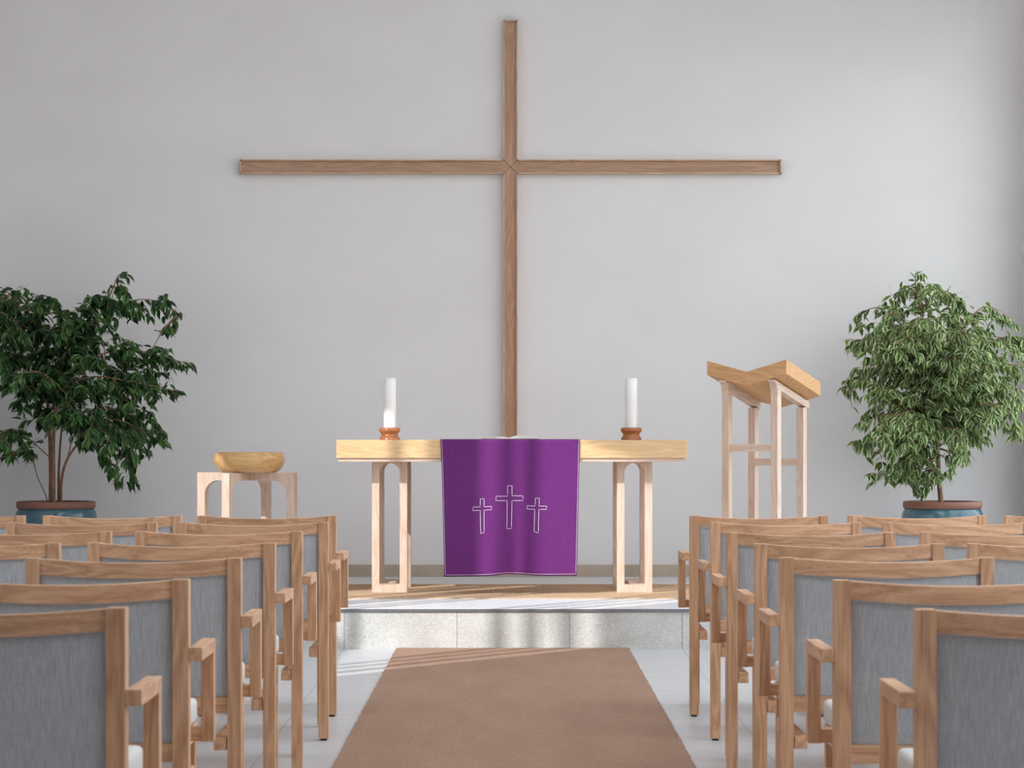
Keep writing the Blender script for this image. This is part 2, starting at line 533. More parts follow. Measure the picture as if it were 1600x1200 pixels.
# podium: body of two layers, rough riser tiles and smooth tread tiles
b = MB(); b.box(XL + 0.001, XR - 0.001, STEP_Y + 0.012, WALL_Y - 0.001, 0.0, POD - 0.016)
pod = struct(b.build('podium', RISERM), 'raised stone podium that carries the altar')
b = MB(); b.box(XL + 0.001, XR - 0.001, STEP_Y, STEP_Y + 0.012, 0.0, POD - 0.018)
b.build('riser', RISERM, pod)
b = MB(); b.box(XL + 0.001, XR - 0.001, STEP_Y - 0.006, WALL_Y - 0.001, POD - 0.015, POD, bev=0.002)
b.build('tread', TREADM, pod)
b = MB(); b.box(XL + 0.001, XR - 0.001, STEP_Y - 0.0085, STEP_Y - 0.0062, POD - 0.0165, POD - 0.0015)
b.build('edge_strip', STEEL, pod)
b = MB(); b.box(XL + 0.001, XR - 0.001, WALL_Y - 0.012, WALL_Y - 0.0005, POD, POD + 0.078, bev=0.001)
struct(b.build('baseboard_back', BASEM), 'beige stone baseboard along the altar wall')

# carpets: slightly wavy cut edges, thin
rnd = random.Random(4)
def carpet_sheet(x0, x1, y0, y1, z, th, wob=0.0025, n=400):
    pts = []
    for i in range(n + 1): pts.append((x0 + rnd.uniform(-wob, wob), y0 + (y1 - y0) * i / n))
    for i in range(n + 1): pts.append((x1 + rnd.uniform(-wob, wob), y1 - (y1 - y0) * i / n))
    m = MB(); m.prism(pts, z, z + th, 'z')
    return m
tag(carpet_sheet(-0.605, 0.632, 1.2, STEP_Y - 0.01, 0.0, 0.007).build('carpet_runner', RUNNERM),
    'long brown carpet runner in the aisle leading up to the step', 'carpet')
m = carpet_sheet(-1.2, 1.2, 15.0, 16.4, POD, 0.007, 0.002, 20)
tag(m.build('sisal_mat', MATM), 'woven sand coloured mat on the podium under the altar', 'mat')

# ---------------------------------------------------------------- wall cross
def wall_cross():
    cz, tx, half = 2.899, 0.003, 0.0468
    yf, yb = WALL_Y - 0.055, WALL_Y - 0.001      # front of the lips / wall side
    rec = 0.020
    root = thing('wall_cross', 'large wooden cross mounted on the white wall behind the altar', 'cross', (tx, WALL_Y - 0.03, cz))
    def arm(length, ang, mat):
        b = MB()
        g = 0.0012
        # board with a mitred point at the crossing (built along +x)
        b.prism([(g * 1.4, 0), (half, half - g), (length, half - g), (length, -half + g), (half, -half + g)], -0.055 + 0.03 + rec, 0.029, 'y')
        b.bm.transform(Matrix.Rotation(-ang, 4, 'Y'))
        board = b.build('arm', mat, root)
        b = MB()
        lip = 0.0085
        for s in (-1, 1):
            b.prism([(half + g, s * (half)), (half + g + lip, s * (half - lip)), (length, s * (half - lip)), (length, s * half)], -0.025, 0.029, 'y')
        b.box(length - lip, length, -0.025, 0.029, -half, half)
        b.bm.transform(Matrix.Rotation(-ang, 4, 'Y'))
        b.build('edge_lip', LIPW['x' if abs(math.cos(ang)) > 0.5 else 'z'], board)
    arm(1.77, 0.0, CROSSW['x'])
    arm(1.77, PI, CROSSW['x'])
    arm(0.959, PI / 2, CROSSW['z'])
    arm(1.86, -PI / 2, CROSSW['z'])
wall_cross()

# ---------------------------------------------------------------- altar
def arch_frame(b, x0, x1, y0, y1, z0, z1, post, foot, head, bev=0.0015):
    """closed frame with a round arched opening"""
    r = (x1 - x0) / 2 - post
    cx = (x0 + x1) / 2; zc = z1 - head - r
    hole = [(cx - r, z0 + foot), (cx + r, z0 + foot)]
    for i in range(17):
        a = PI * i / 16
        hole.append((cx + r * math.cos(a), zc + r * math.sin(a)))
    b.prism([(x0, z0), (x1, z0), (x1, z1), (x0, z1)], y0, y1, 'y', holes=[hole], bev=0)
ALT_Y0, ALT_Y1 = 15.375, 16.33
ALT_TOP = 1.1125
altar = thing('altar_table', 'wooden altar table with thick top and arched frame legs on the podium mat', 'table', (0.01, 15.85, MAT_Z))
def rel(o, root):
    """the part was built in world coordinates: move its mesh into the frame of its thing"""
    M = (Matrix.Translation(root.location) @ Matrix.Rotation(root.rotation_euler.z, 4, 'Z')).inverted()
    o.data.transform(M); o.parent = root
    return o
b = MB(); b.box(-1.006, 1.026, ALT_Y0, ALT_Y1, 1.0075, ALT_TOP, bev=0.003); rel(b.build('tabletop', LARCH['x']), altar)
b = MB(); b.box(-0.994, 1.014, ALT_Y0 + 0.012, ALT_Y1 - 0.012, 0.986, 1.0075, bev=0.002); rel(b.build('under_board', PALE['x']), altar)
for x0, x1 in ((-0.808, -0.602), (0.625, 0.831)):
    for y0 in (15.525, 16.09):
        b = MB(); arch_frame(b, x0, x1, y0, y0 + 0.075, MAT_Z, 0.986, 0.043, 0.045, 0.008)
        rel(b.build('arch_frame', PALE['z']), altar)
    xm = (x0 + x1) / 2
    b = MB(); b.box(xm - 0.022, xm + 0.022, 15.6, 16.09, MAT_Z + 0.003, MAT_Z + 0.04, bev=0.002); rel(b.build('floor_bar', PALE['y']), altar)
    b = MB(); b.box(x0 + 0.01, x1 - 0.01, 15.825, 15.865, MAT_Z + 0.003, MAT_Z + 0.034, bev=0.002); rel(b.build('floor_bar', PALE['x']), altar)

# ---------------------------------------------------------------- altar cloth
def altar_cloth():
    zt = ALT_TOP + 0.0035
    yf = ALT_Y0 - 0.006
    z_bot = CAM_Z - 216.0 / (F / yf)
    hang = zt - z_bot
    back = 0.55
    def xpos(u, s):
        # slightly narrower and a little skewed towards the hem
        k = max(0.0, min(1.0, s / hang))
        xl = -0.403 + 0.022 * k ** 0.7
        xr = 0.404 - 0.018 * k
        return xl + (xr - xl) * u
    R0 = 0.012
    def pt(u, v, out=0.0):
        s = -back + v * (back + hang)      # arc length; 0 at the front edge of the top
        x = xpos(u, s)
        if s < -R0:
            return Vector((x, yf + R0 + (-s - R0) + 0.0, zt + out))
        if s < R0:
            a = (s + R0) / (2 * R0) * PI / 2
            return Vector((x, yf + R0 - math.sin(a) * (R0 + out), zt - R0 + math.cos(a) * (R0 + out)))
        k = (s - R0) / (hang - R0)
        w = 0.5 + 0.5 * math.cos(2 * PI * (u - 0.5)) if abs(u - 0.5) < 0.5 else 0
        fold = -0.020 * k ** 1.6 * (math.exp(-((u - 0.36) / 0.12) ** 2) + 0.9 * math.exp(-((u - 0.66) / 0.1) ** 2) - 0.9 * math.exp(-((u - 0.51) / 0.06) ** 2)) - 0.006 * k
        z = zt - R0 - k * (hang - R0)
        z += k ** 3 * (0.011 * math.exp(-((u - 0.5) / 0.16) ** 2) + 0.006 * u)
        return Vector((x, yf + fold - out, z))
    m = MB()
    m.grid(pt, 60, 110)
    bmesh.ops.solidify(m.bm, geom=m.bm.faces[:], thickness=-0.003) if False else None
    cl = m.build('altar_cloth', PURPLE, smooth=60)
    sol = cl.modifiers.new('thickness', 'SOLIDIFY'); sol.thickness = 0.003; sol.offset = 0
    tag(cl, 'purple altar cloth with three white cross outlines draped over the altar front', 'cloth')
    # piping near the hem and sides
    def on(x, z, out=0.0022):
        """point of the hanging front at world x and height z"""
        s = R0 + (zt - R0 - z)
        xl, xr = xpos(0, s), xpos(1, s)
        u = (x - xl) / (xr - xl)
        v = (s + back) / (back + hang)
        return pt(u, v, out)
    path = []
    v0 = (back - 0.0) / (back + hang)
    for i in range(41): path.append(pt(0.008, v0 + (0.993 - v0) * i / 40, 0.0022))
    for i in range(1, 60): path.append(pt(0.008 + 0.984 * i / 60, 0.993, 0.0022))
    for i in range(41): path.append(pt(0.992, 0.993 + (v0 - 0.993) * i / 40, 0.0022))
    t = MB(); t.tube(path, 0.001, 5); t.build('piping', THREAD, cl)
    sc_ = F / yf
    def X(px): return (px - 797.0) / sc_
    def Z(py): return CAM_Z - (py - 685.0) / sc_
    def cross(pts):
        path = []
        n = len(pts)
        for i in range(n):
            a, c = pts[i], pts[(i + 1) % n]
            k = max(2, int(math.hypot(c[0] - a[0], c[1] - a[1]) / 4))
            for j in range(k):
                path.append(on(X(a[0] + (c[0] - a[0]) * j / k), Z(a[1] + (c[1] - a[1]) * j / k)))
        t = MB(); t.tube(path, 0.0016, 5, closed=True); t.build('embroidered_cross', THREAD, cl)
    cross([(793, 759), (800, 759), (800, 775), (817, 775), (817, 782.5), (800, 782.5), (799, 827), (792, 827), (792.5, 782.5), (775, 782.5), (775, 775.5), (793, 775.5)])
    cross([(750.5, 779.5), (756.5, 779.5), (756.3, 792), (768, 791.5), (768, 796.5), (756.3, 797.3), (756.5, 832), (751, 834), (750.5, 797.5), (739, 797.8), (739, 792.5), (750.3, 792)])
    cross([(836.5, 778.5), (842.8, 778.5), (842, 791), (854, 791), (854, 796), (842, 796), (841, 833), (834.5, 831), (835.5, 796), (823.5, 795.5), (823.5, 790.5), (836, 791)])
altar_cloth()

# ---------------------------------------------------------------- candles, holders, book
for x, which, side, other in ((-0.7185, 'left', 'left', 0), (0.723, 'right', 'right', 0)):
    y = 15.85
    h = thing('candle_holder', 'turned reddish wooden candle holder on the %s end of the altar' % which, 'candle holder', (x, y, ALT_TOP), 0, 'candle holders on the altar')
    b = MB()
    b.lathe([(0, 0.0), (0.058, 0.0), (0.062, 0.003), (0.0605, 0.010), (0.055, 0.018), (0.050, 0.026), (0.0485, 0.033), (0.052, 0.040), (0.058, 0.046),
             (0.0625, 0.054), (0.063, 0.062), (0.060, 0.070), (0.055, 0.0735), (0.041, 0.0735), (0.040, 0.062), (0, 0.062)], 64)
    b.build('holder_body', TURNED, h, smooth=45)
    c = thing('candle', 'tall white pillar candle standing in the %s candle holder' % which, 'candle', (x - (0.001 if x > 0 else -0.001), y, ALT_TOP + 0.0622), 0, 'white altar candles')
    b = MB(); b.lathe([(0, 0), (0.0365, 0), (0.0365, 0.302), (0.0345, 0.306), (0.030, 0.304), (0.012, 0.300), (0, 0.299)], 48)
    b.build('wax_body', WAX, c, smooth=45)
    b = MB(); b.tube([(0, 0, 0.295), (0.0008, 0, 0.302), (0.002, 0, 0.307)], 0.0014, 6); b.build('wick', WICK, c)

bk = thing('open_book', 'open book with white pages lying on top of the purple cloth', 'book', (0.001, 15.72, ALT_TOP + 0.0052))
b = MB(); b.box(-0.168, 0.168, -0.115, 0.115, 0.0, 0.003, bev=0.001); b.build('cover', LEATHER, bk)
def page_block(s, h):
    def prof(t):          # t 0 at the spine, 1 at the fore edge
        return 0.003 + h * (0.35 + 0.65 * math.sin(min(1.0, t * 2.6) * PI / 2)) * (1 - 0.45 * max(0, t - 0.35) / 0.65)
    pts = [(s * 0.163 * i / 24, prof(i / 24)) for i in range(25)]
    pts = [(0, 0.0035)] + pts + [(s * 0.163, 0.0035)]
    b = MB(); b.prism(pts, -0.11, 0.11, 'y'); b.build('page_block', PAPER, bk)
page_block(-1, 0.011); page_block(1, 0.021)

# ---------------------------------------------------------------- baptismal font: crossed arches and a wooden bowl
FX, FY = -1.575, 15.9
FT = 0.9175 - POD
font = thing('font_stand', 'pale wooden stand of crossed arches carrying the baptismal bowl', 'stand', (FX, FY, POD), R(-18))
def font_frame(b, axis, lift):
    half, post, head, t = 0.315, 0.05, 0.047, 0.048
    r = 0.085
    z1 = FT
    out = [(-half, 0), (-half + post, 0)]
    zc = z1 - head - r
    for i in range(9):
        a = PI - (PI / 2) * i / 8
        out.append((-half + post + r + r * math.cos(a), zc + r * math.sin(a)))
    for i in range(9):
        a = PI / 2 - (PI / 2) * i / 8
        out.append((half - post - r + r * math.cos(a), zc + r * math.sin(a)))
    out += [(half - post, 0), (half, 0), (half, z1), (-half, z1)]
    if axis == 'x': b.prism(out, -t / 2, t / 2, 'y')
    else: b.prism(out, -t / 2, t / 2, 'x')
def font_half(sign):
    """one half of the crossing frame, butting against the long frame"""
    half, post, head, t, r, z1 = 0.315, 0.05, 0.047, 0.048, 0.085, FT
    zc = z1 - head - r
    pts = [(half, 0), (half, z1), (t / 2, z1), (t / 2, z1 - head), (half - post - r, z1 - head)]
    for i in range(1, 9):
        a = PI / 2 - (PI / 2) * i / 8
        pts.append((half - post - r + r * math.cos(a), zc + r * math.sin(a)))
    pts.append((half - post, 0))
    b = MB(); b.prism([(sign * p[0], p[1]) for p in pts], -t / 2, t / 2, 'x')
    return b
b = MB(); font_frame(b, 'x', 0); b.build('arch_frame', PALE['z'], font)
for s in (-1, 1): font_half(s).build('half_arch', PALE['z'], font)
BX = (389.5 - 797) / (F / FY)
bowl = tag(MB().lathe([(0, 0.004), (0.13, 0.0), (0.158, 0.0), (0.180, 0.010), (0.200, 0.034), (0.2135, 0.066), (0.2125, 0.090), (0.204, 0.114), (0.197, 0.120),
            (0.186, 0.121), (0.176, 0.113), (0.165, 0.085), (0.14, 0.045), (0.08, 0.028), (0, 0.025)], 72).build('baptismal_bowl', BOWLW, smooth=50),
           'round turned wooden bowl resting on the pale font stand', 'bowl')
bowl.location = (BX, FY, 0.9175 + 0.0005)

# ---------------------------------------------------------------- lectern
def lectern():
    th = R(-34)
    root = thing('lectern', 'tall wooden lectern with folded open book shaped desk on four pale posts', 'lectern', (1.505, 15.75, POD), th)
    # local: +y away from the altar-side high edge (desk falls towards +y), x across
    W, Lh, T = 0.265, 0.43, 0.083          # half width, depth, board thickness
    zf = 1.283                              # bottom of the high edge at the outer sides (above podium)
    drop = 0.125
    vdip = 0.068
    def desk_pts(y):
        k = y / Lh
        z = zf - drop * k
        return z
    b = bmesh.new()
    ring = []
    for y in (0.0, Lh):
        z = desk_pts(y)
        ring.append([b.verts.new(p) for p in ((-W, y, z), (0, y, z - vdip), (W, y, z), (W, y, z + T), (0, y, z - vdip + T), (-W, y, z + T))])
    A, Bq = ring
    b.faces.new((A[0], A[1], A[4], A[5])); b.faces.new((A[1], A[2], A[3], A[4]))
    b.faces.new((Bq[5], Bq[4], Bq[1], Bq[0])); b.faces.new((Bq[4], Bq[3], Bq[2], Bq[1]))
    for i in range(6):
        j = (i + 1) % 6
        b.faces.new((A[i], Bq[i], Bq[j], A[j]))
    bmesh.ops.recalc_face_normals(b, faces=b.faces[:])
    bmesh.ops.bevel(b, geom=[e for e in b.edges if e.calc_face_angle(0) > 0.2], offset=0.0015, segments=1, affect='EDGES')
    m = MB(); m.add(b); m.bm.transform(Matrix.Translation((0, -Lh / 2, 0)))
    m.build('desk', DESKW['x'], root)
    s = 0.046
    yF, yR = 0.04 - Lh / 2, 0.36 - Lh / 2
    for sx in (-1, 1):
        x = sx * 0.163
        # underside of the desk above the post
        ku = vdip * (1 - abs(x) / W)
        def under(y): return desk_pts(y + Lh / 2) - ku - vdip * 0.5 * s / W
        # sloped bearer with a curved head running into the front post
        y0, y1 = yF - 0.035, yR + 0.075
        pts = [(y0, under(y0)), (y1, under(y1)), (y1, under(y1) - 0.042)]
        pts.append((yF + s + 0.002, under(yF + s) - 0.042))
        pts.append((yF + s, under(yF + s) - 0.043))
        zc = under(yF) - 0.085
        pts.append((yF + s, zc)); pts.append((yF, zc))
        for i in range(1, 8):
            a = PI / 2 * i / 8
            pts.append((yF - 0.035 * (1 - math.cos(a)), zc + (under(y0) - 0.012 - zc) * math.sin(a)))
        pts.append((y0, under(y0) - 0.012))
        m = MB(); m.prism(pts, x - s / 2, x + s / 2, 'x'); m.build('bearer', PALE['y'], root)
        m = MB(); m.box(x - s / 2, x + s / 2, yF, yF + s, 0.0, zc, bev=0.002); m.build('post', PALE['z'], root)
        m = MB(); m.box(x - s / 2, x + s / 2, yR, yR + s, 0.0, under(yR + s) - 0.042, bev=0.002); m.build('post', PALE['z'], root)
    m = MB(); m.box(-0.14, 0.14, yF + 0.008, yF + 0.038, 0.83, 0.872, bev=0.002); m.build('crossbar', PALE['x'], root)
    m = MB(); m.box(-0.14, 0.14, yR + 0.008, yR + 0.038, 0.745, 0.787, bev=0.002); m.build('crossbar', PALE['x'], root)
    for sx in (-1, 1):
        m = MB(); m.box(sx * 0.163 - 0.02, sx * 0.163 + 0.02, yF + s, yR, 0.03, 0.07, bev=0.002); m.build('floor_rail', PALE['y'], root)
lectern()

# ---------------------------------------------------------------- chairs
def make_chair(label):
    root = thing('armchair', label, 'chair', (0, 0, 0), 0, 'oak armchairs in rows facing the altar')
    bv = 0.0014
    for s in (-1, 1):
        x = s * 0.262
        m = MB(); m.box(x - 0.018, x + 0.018, 0.0, 0.046, 0.008, 0.81, bev=bv)
        p = m.build('back_post', OAK['z'], root)
        m = MB(); m.lathe([(0, 0), (0.011, 0), (0.0125, 0.002), (0.0125, 0.0085), (0, 0.0085)], 16, x, 0.023); m.build('foot_glide', DARKP, p)
        xf = s * 0.2255
        m = MB(); m.box(xf - 0.0175, xf + 0.0175, 0.465, 0.5, 0.008, 0.402, bev=bv)
        p = m.build('front_leg', OAK['z'], root)
        m = MB(); m.lathe([(0, 0), (0.011, 0), (0.0125, 0.002), (0.0125, 0.0085), (0, 0.0085)], 16, xf, 0.4825); m.build('foot_glide', DARKP, p)
        m = MB(); m.box(xf - 0.0165, xf + 0.0165, 0.002, 0.465, 0.31, 0.344, bev=bv); m.build('stretcher', OAK['y'], root)
        # arm: bar from the back post, front upright and a short bar back in to the seat frame
        a0, a1 = sorted((s * 0.2805, s * 0.3105))
        m = MB(); m.box(a0, a1, 0.0, 0.288, 0.63, 0.66, bev=bv)
        arm = m.build('armrest', OAK['y'], root)
        m = MB(); m.box(a0, a1, 0.246, 0.287, 0.424, 0.6305, bev=bv); m.build('arm_upright', OAK['z'], arm)
        i0, i1 = sorted((s * 0.2445, s * 0.281))
        m = MB(); m.box(i0, i1, 0.25, 0.283, 0.425, 0.457, bev=bv); m.build('arm_bracket', OAK['x'], arm)
    def bow(x): return 1 - (x / 0.245) ** 2
    # curved top rail
    prof = []
    b = bmesh.new()
    n = 24
    rings = []
    for i in range(n + 1):
        x = -0.245 + 0.49 * i / n
        y0 = 0.006 - 0.030 * bow(x); y1 = y0 + 0.024
        zt = 0.809 - 0.0105 * bow(x); zb = zt - 0.0415
        c = 0.002
        rings.append([b.verts.new(p) for p in ((x, y0 + c, zb), (x, y1 - c, zb), (x, y1, zb + c), (x, y1, zt - c), (x, y1 - c, zt), (x, y0 + c, zt), (x, y0, zt - c), (x, y0, zb + c))])
    for A, B_ in zip(rings, rings[1:]):
        for k in range(8):
            b.faces.new((A[k], A[(k + 1) % 8], B_[(k + 1) % 8], B_[k]))
    b.faces.new(rings[0]); b.faces.new(rings[-1])
    bmesh.ops.recalc_face_normals(b, faces=b.faces[:])
    m = MB(); m.add(b); m.build('top_rail', OAK['x'], root, smooth=30)
    # upholstered back, bowed like the rail
    b = bmesh.new()
    nz = 10
    def back_pt(x, t, front):
        zt = 0.809 - 0.0105 * bow(x) - 0.0435; zb = 0.449
        e = min(1.0, min((0.242 - abs(x)) / 0.02, min(t, 1 - t) * 16))
        pad = 0.006 * (max(0.0, e) ** 0.5)
        y = 0.014 - 0.026 * bow(x) * (0.35 + 0.65 * t)
        return (x, (y + 0.012 + pad) if front else (y - pad * 0.6), zb + (zt - zb) * t)
    for front in (0, 1):
        V = [[b.verts.new(back_pt(-0.242 + 0.484 * i / 40, j / 20, front)) for j in range(21)] for i in range(41)]
        for i in range(40):
            for j in range(20):
                b.faces.new((V[i][j], V[i + 1][j], V[i + 1][j + 1], V[i][j + 1]))
        if front:
            for i in range(40):
                b.faces.new((V0[i][0], V0[i + 1][0], V[i + 1][0], V[i][0])); b.faces.new((V0[i][20], V0[i + 1][20], V[i + 1][20], V[i][20]))
            for j in range(20):
                b.faces.new((V0[0][j], V0[0][j + 1], V[0][j + 1], V[0][j])); b.faces.new((V0[40][j], V0[40][j + 1], V[40][j + 1], V[40][j]))
        V0 = V
    bmesh.ops.recalc_face_normals(b, faces=b.faces[:])
    m = MB(); m.add(b); m.build('back_panel', GREYF, root, smooth=40)
    m = MB(); m.box(-0.2445, 0.2445, 0.008, 0.032, 0.406, 0.448, bev=bv); m.build('lower_rail', OAK['x'], root)
    m = MB()
    m.box(-0.244, -0.208, 0.046, 0.5, 0.402, 0.442, bev=bv); m.box(0.208, 0.244, 0.046, 0.5, 0.402, 0.442, bev=bv)
    m.box(-0.208, 0.208, 0.47, 0.5, 0.402, 0.442, bev=bv); m.box(-0.208, 0.208, 0.05, 0.075, 0.402, 0.438, bev=bv)
    m.build('seat_frame', OAK['y'], root)
    m = MB(); m.box(-0.244, 0.244, 0.048, 0.515, 0.442, 0.500, bev=0.012, seg=3); m.build('seat', SEATF, root, smooth=60)
    return root

def copy_tree(o, parent=None):
    c = o.copy(); col.objects.link(c)
    if parent is not None: c.parent = parent
    for ch in list(o.children):
        copy_tree(ch, c)
    return c

ROW = {1: 'front row', 2: 'second row', 3: 'third row', 4: 'fourth row', 5: 'fifth row', 6: 'sixth row', 7: 'seventh row'}
COLW = {1: 'beside the aisle carpet', 2: 'second from the aisle', 3: 'third from the aisle'}
# (side, column, row, x of the outer back edge nearest the aisle, y of the back)
chairs = []
for r, x, y in ((1, .7246, 10.70), (2, .745, 9.85), (3, .72, 8.81), (4, .724, 7.85), (5, .706, 6.94), (6, .7125, 5.83), (7, .740, 4.83)):
    chairs.append(('right', 1, r, x + 0.28, y))
for r, x, y in ((1, 1.367, 10.72), (2, 1.386, 9.86), (3, 1.367, 8.83), (4, 1.358, 7.86)):
    chairs.append(('right', 2, r, x + 0.28, y))
chairs.append(('right', 3, 1, 1.997 + 0.28, 10.70))
for r, x, y in ((1, -.701, 10.70), (2, -.675, 9.85), (3, -.697, 8.90), (4, -.701, 7.92), (5, -.70, 6.905), (6, -.71, 5.86), (7, -.707, 4.877)):
    chairs.append(('left', 1, r, x - 0.28, y))
for r, x, y in ((1, -1.327, 10.72), (2, -1.312, 9.85), (3, -1.339, 8.90), (4, -1.345, 7.92)):
    chairs.append(('left', 2, r, x - 0.28, y))
chairs.append(('left', 3, 1, -1.958 - 0.28, 10.70))
proto = None
rc = random.Random(11)
for side, c, r, x, y in chairs:
    lab = 'grey backed oak armchair, %s, %s block, %s' % (ROW[r], side, COLW[c])
    o = make_chair(lab) if proto is None else copy_tree(proto)
    if proto is None: proto = o
    o['label'] = lab
    o.location = (x, y, 0)
    o.rotation_euler = (0, 0, R(rc.uniform(-0.5, 0.5)))

# ---------------------------------------------------------------- potted fig trees
TREE_Y = 16.72
def tp(px, py, dy=0.0):
    s = F / TREE_Y
    return Vector(((px - 797.0) / s, TREE_Y + dy, CAM_Z + (685.0 - py) / s))
def inside(poly, x, y):
    r = False; j = len(poly) - 1
    for i in range(len(poly)):
        xi, yi = poly[i]; xj, yj = poly[j]
        if (yi > y) != (yj > y) and x < (xj - xi) * (y - yi) / (yj - yi) + xi: r = not r
        j = i
    return r
def smooth_path(pts, n=6):
    """Catmull-Rom through pts"""
    P = [pts[0]] + list(pts) + [pts[-1]]
    out = []
    for i in range(1, len(P) - 2):
        for k in range(n):
            t = k / n
            a, b_, c, d = P[i - 1], P[i], P[i + 1], P[i + 2]
            out.append(0.5 * ((2 * b_) + (c - a) * t + (2 * a - 5 * b_ + 4 * c - d) * t * t + (-a + 3 * b_ - 3 * c + d) * t ** 3))
    out.append(P[-2])
    return out

def fig_tree(name, label, seed, pot_x, stems, limbs, poly, fill, leaf_len, leaf_m, twig_gap):
    rn = random.Random(seed)
    root = thing(name, label, 'plant', (pot_x, TREE_Y, POD))
    # pot
    m = MB(); zt = 0.512
    m.lathe([(0, 0.0), (0.165, 0.0), (0.175, 0.01), (0.205, 0.10), (0.238, 0.22), (0.258, 0.33), (0.259, 0.39), (0.250, 0.44), (0.237, 0.468), (0.228, 0.474), (0.215, 0.474), (0.215, 0.44), (0, 0.44)], 64)
    pot = m.build('pot', GLAZE, root, smooth=50)
    m = MB(); m.lathe([(0.222, 0.468), (0.243, 0.468), (0.247, 0.474), (0.247, 0.502), (0.243, 0.510), (0.230, 0.512), (0.220, 0.508), (0.219, 0.490), (0.222, 0.468)], 64)
    m.build('pot_rim', TERRA, pot, smooth=50)
    m = MB(); m.lathe([(0, 0.499), (0.10, 0.497), (0.2185, 0.490), (0.2185, 0.455), (0, 0.455)], 48)
    m.build('soil', SOIL, root, smooth=40)
    wood_b = MB(); leaves = []
    tips = []
    def sweep(pts, r0, r1):
        P = smooth_path(pts)
        n = len(P)
        wood_b.tube(P, [r0 + (r1 - r0) * i / (n - 1) for i in range(n)], 7)
        return P
    paths = []
    for pts, r0, r1 in stems:
        P = sweep([tp(*p) for p in pts], r0, r1)
        paths.append((P, 0.55))
    trunkpts = [p for P, _ in paths for p in P[len(P) // 4:]]
    for pts in limbs:
        P = sweep([tp(*p) for p in pts], 0.0065, 0.0018)
        paths.append((P, 0.2))
    # filling limbs: from the stems up and out, then drooping
    minx = max(-42, min(p[0] for p in poly)); maxx = max(p[0] for p in poly); miny = min(p[1] for p in poly); maxy = max(p[1] for p in poly)
    k = 0
    while k < fill:
        px, py = rn.uniform(minx, maxx), rn.uniform(miny, maxy)
        if not inside(poly, px, py): continue
        k += 1
        end = tp(px, py, rn.uniform(-0.52, 0.34))
        best = min(trunkpts, key=lambda q: (q - end - Vector((0, 0, -0.22))).length + rn.uniform(0, 0.25))
        mid = best.lerp(end, 0.55) + Vector((rn.uniform(-.05, .05), rn.uniform(-.05, .05), 0.06 + 0.10 * (end - best).length))
        P = sweep([best, mid, end], 0.0042, 0.0013)
        paths.append((P, 0.35))
    s = F / TREE_Y
    def ok(p):
        px = 797 + p.x * F / p.y * (p.y / TREE_Y) ; py = 685 - (p.z - CAM_Z) * s
        return inside(poly, px, py)
    def leaf(p, d, size):
        if p.y > WALL_Y - 0.09 or (p + d * size).x < XL + 0.04 or not ok(p + d * size * 0.6): return
        leaves.append((p, d, size))
    for P, t0 in paths:
        L = 0.0
        acc = rn.uniform(0, twig_gap)
        total = sum((P[i + 1] - P[i]).length for i in range(len(P) - 1))
        for i in range(len(P) - 1):
            seg = P[i + 1] - P[i]
            L += seg.length; acc += seg.length
            if L < t0 * total: continue
            while acc > twig_gap:
                acc -= twig_gap
                q = P[i].lerp(P[i + 1], rn.random())
                ax = seg.normalized()
                side = Vector((rn.gauss(0, 1), rn.gauss(0, 0.9), rn.gauss(0, 0.6))).normalized()
                d = (ax * 0.8 + side * 0.9 + Vector((0, 0, 0.05))).normalized()
                ln = rn.uniform(0.09, 0.21)
                tw = [q]
                nst = 6
                for t in range(nst):
                    d = (d + Vector((0, 0, -0.15))).normalized()
                    tw.append(tw[-1] + d * ln / nst)
                if tw[-1].y > WALL_Y - 0.1 or tw[-1].x < XL + 0.06: continue
                if ok(tw[-1]) or ok(tw[3]):
                    wood_b.tube(tw, [0.0016 - 0.001 * t / nst for t in range(nst + 1)], 4)
                for t in range(1, nst + 1):
                    for sd in ((-1,) if t % 2 else (1,)) if t < nst else (-1, 1, 0):
                        hor = d.cross(Vector((0, 0, 1)))
                        if hor.length < 0.1: hor = Vector((1, 0, 0))
                        hor.normalize()
                        ld = (d * 0.5 + hor * sd * rn.uniform(0.4, 0.9) + Vector((rn.gauss(0, .35), rn.gauss(0, .4), -rn.uniform(0.0, 1.0)))).normalized()
                        leaf(tw[t], ld, leaf_len * rn.uniform(0.7, 1.15))
        # leaves set straight on the outer part of the limb
        L2 = 0.0; acc2 = 0.0
        for i in range(len(P) - 1):
            seg = P[i + 1] - P[i]; L2 += seg.length; acc2 += seg.length
            if L2 < 0.55 * total: continue
            while acc2 > 0.022:
                acc2 -= 0.022
                ld = (seg.normalized() * 0.5 + Vector((rn.gauss(0, .5), rn.gauss(0, .5), -rn.uniform(0.2, 1.0)))).normalized()
                leaf(P[i].lerp(P[i + 1], rn.random()), ld, leaf_len * rn.uniform(0.7, 1.1))
        # leaves at the very end of the limb
        for q in range(4):
            ld = ((P[-1] - P[-3]).normalized() + Vector((rn.gauss(0, .4), rn.gauss(0, .4), -rn.uniform(0.1, .7)))).normalized()
            leaf(P[-1 - q], ld, leaf_len * rn.uniform(0.7, 1.0))
    tr = wood_b.build('stems', BARK, None, smooth=60); rel(tr, root)
    # leaf mesh
    V = []; Fc = []; UV = []
    prof = [(0.0, 0.0, 0.0), (0.18, 0.15, -0.0), (0.42, 0.235, -0.02), (0.68, 0.15, -0.06), (0.86, 0.05, -0.12), (1.0, 0.0, -0.19)]
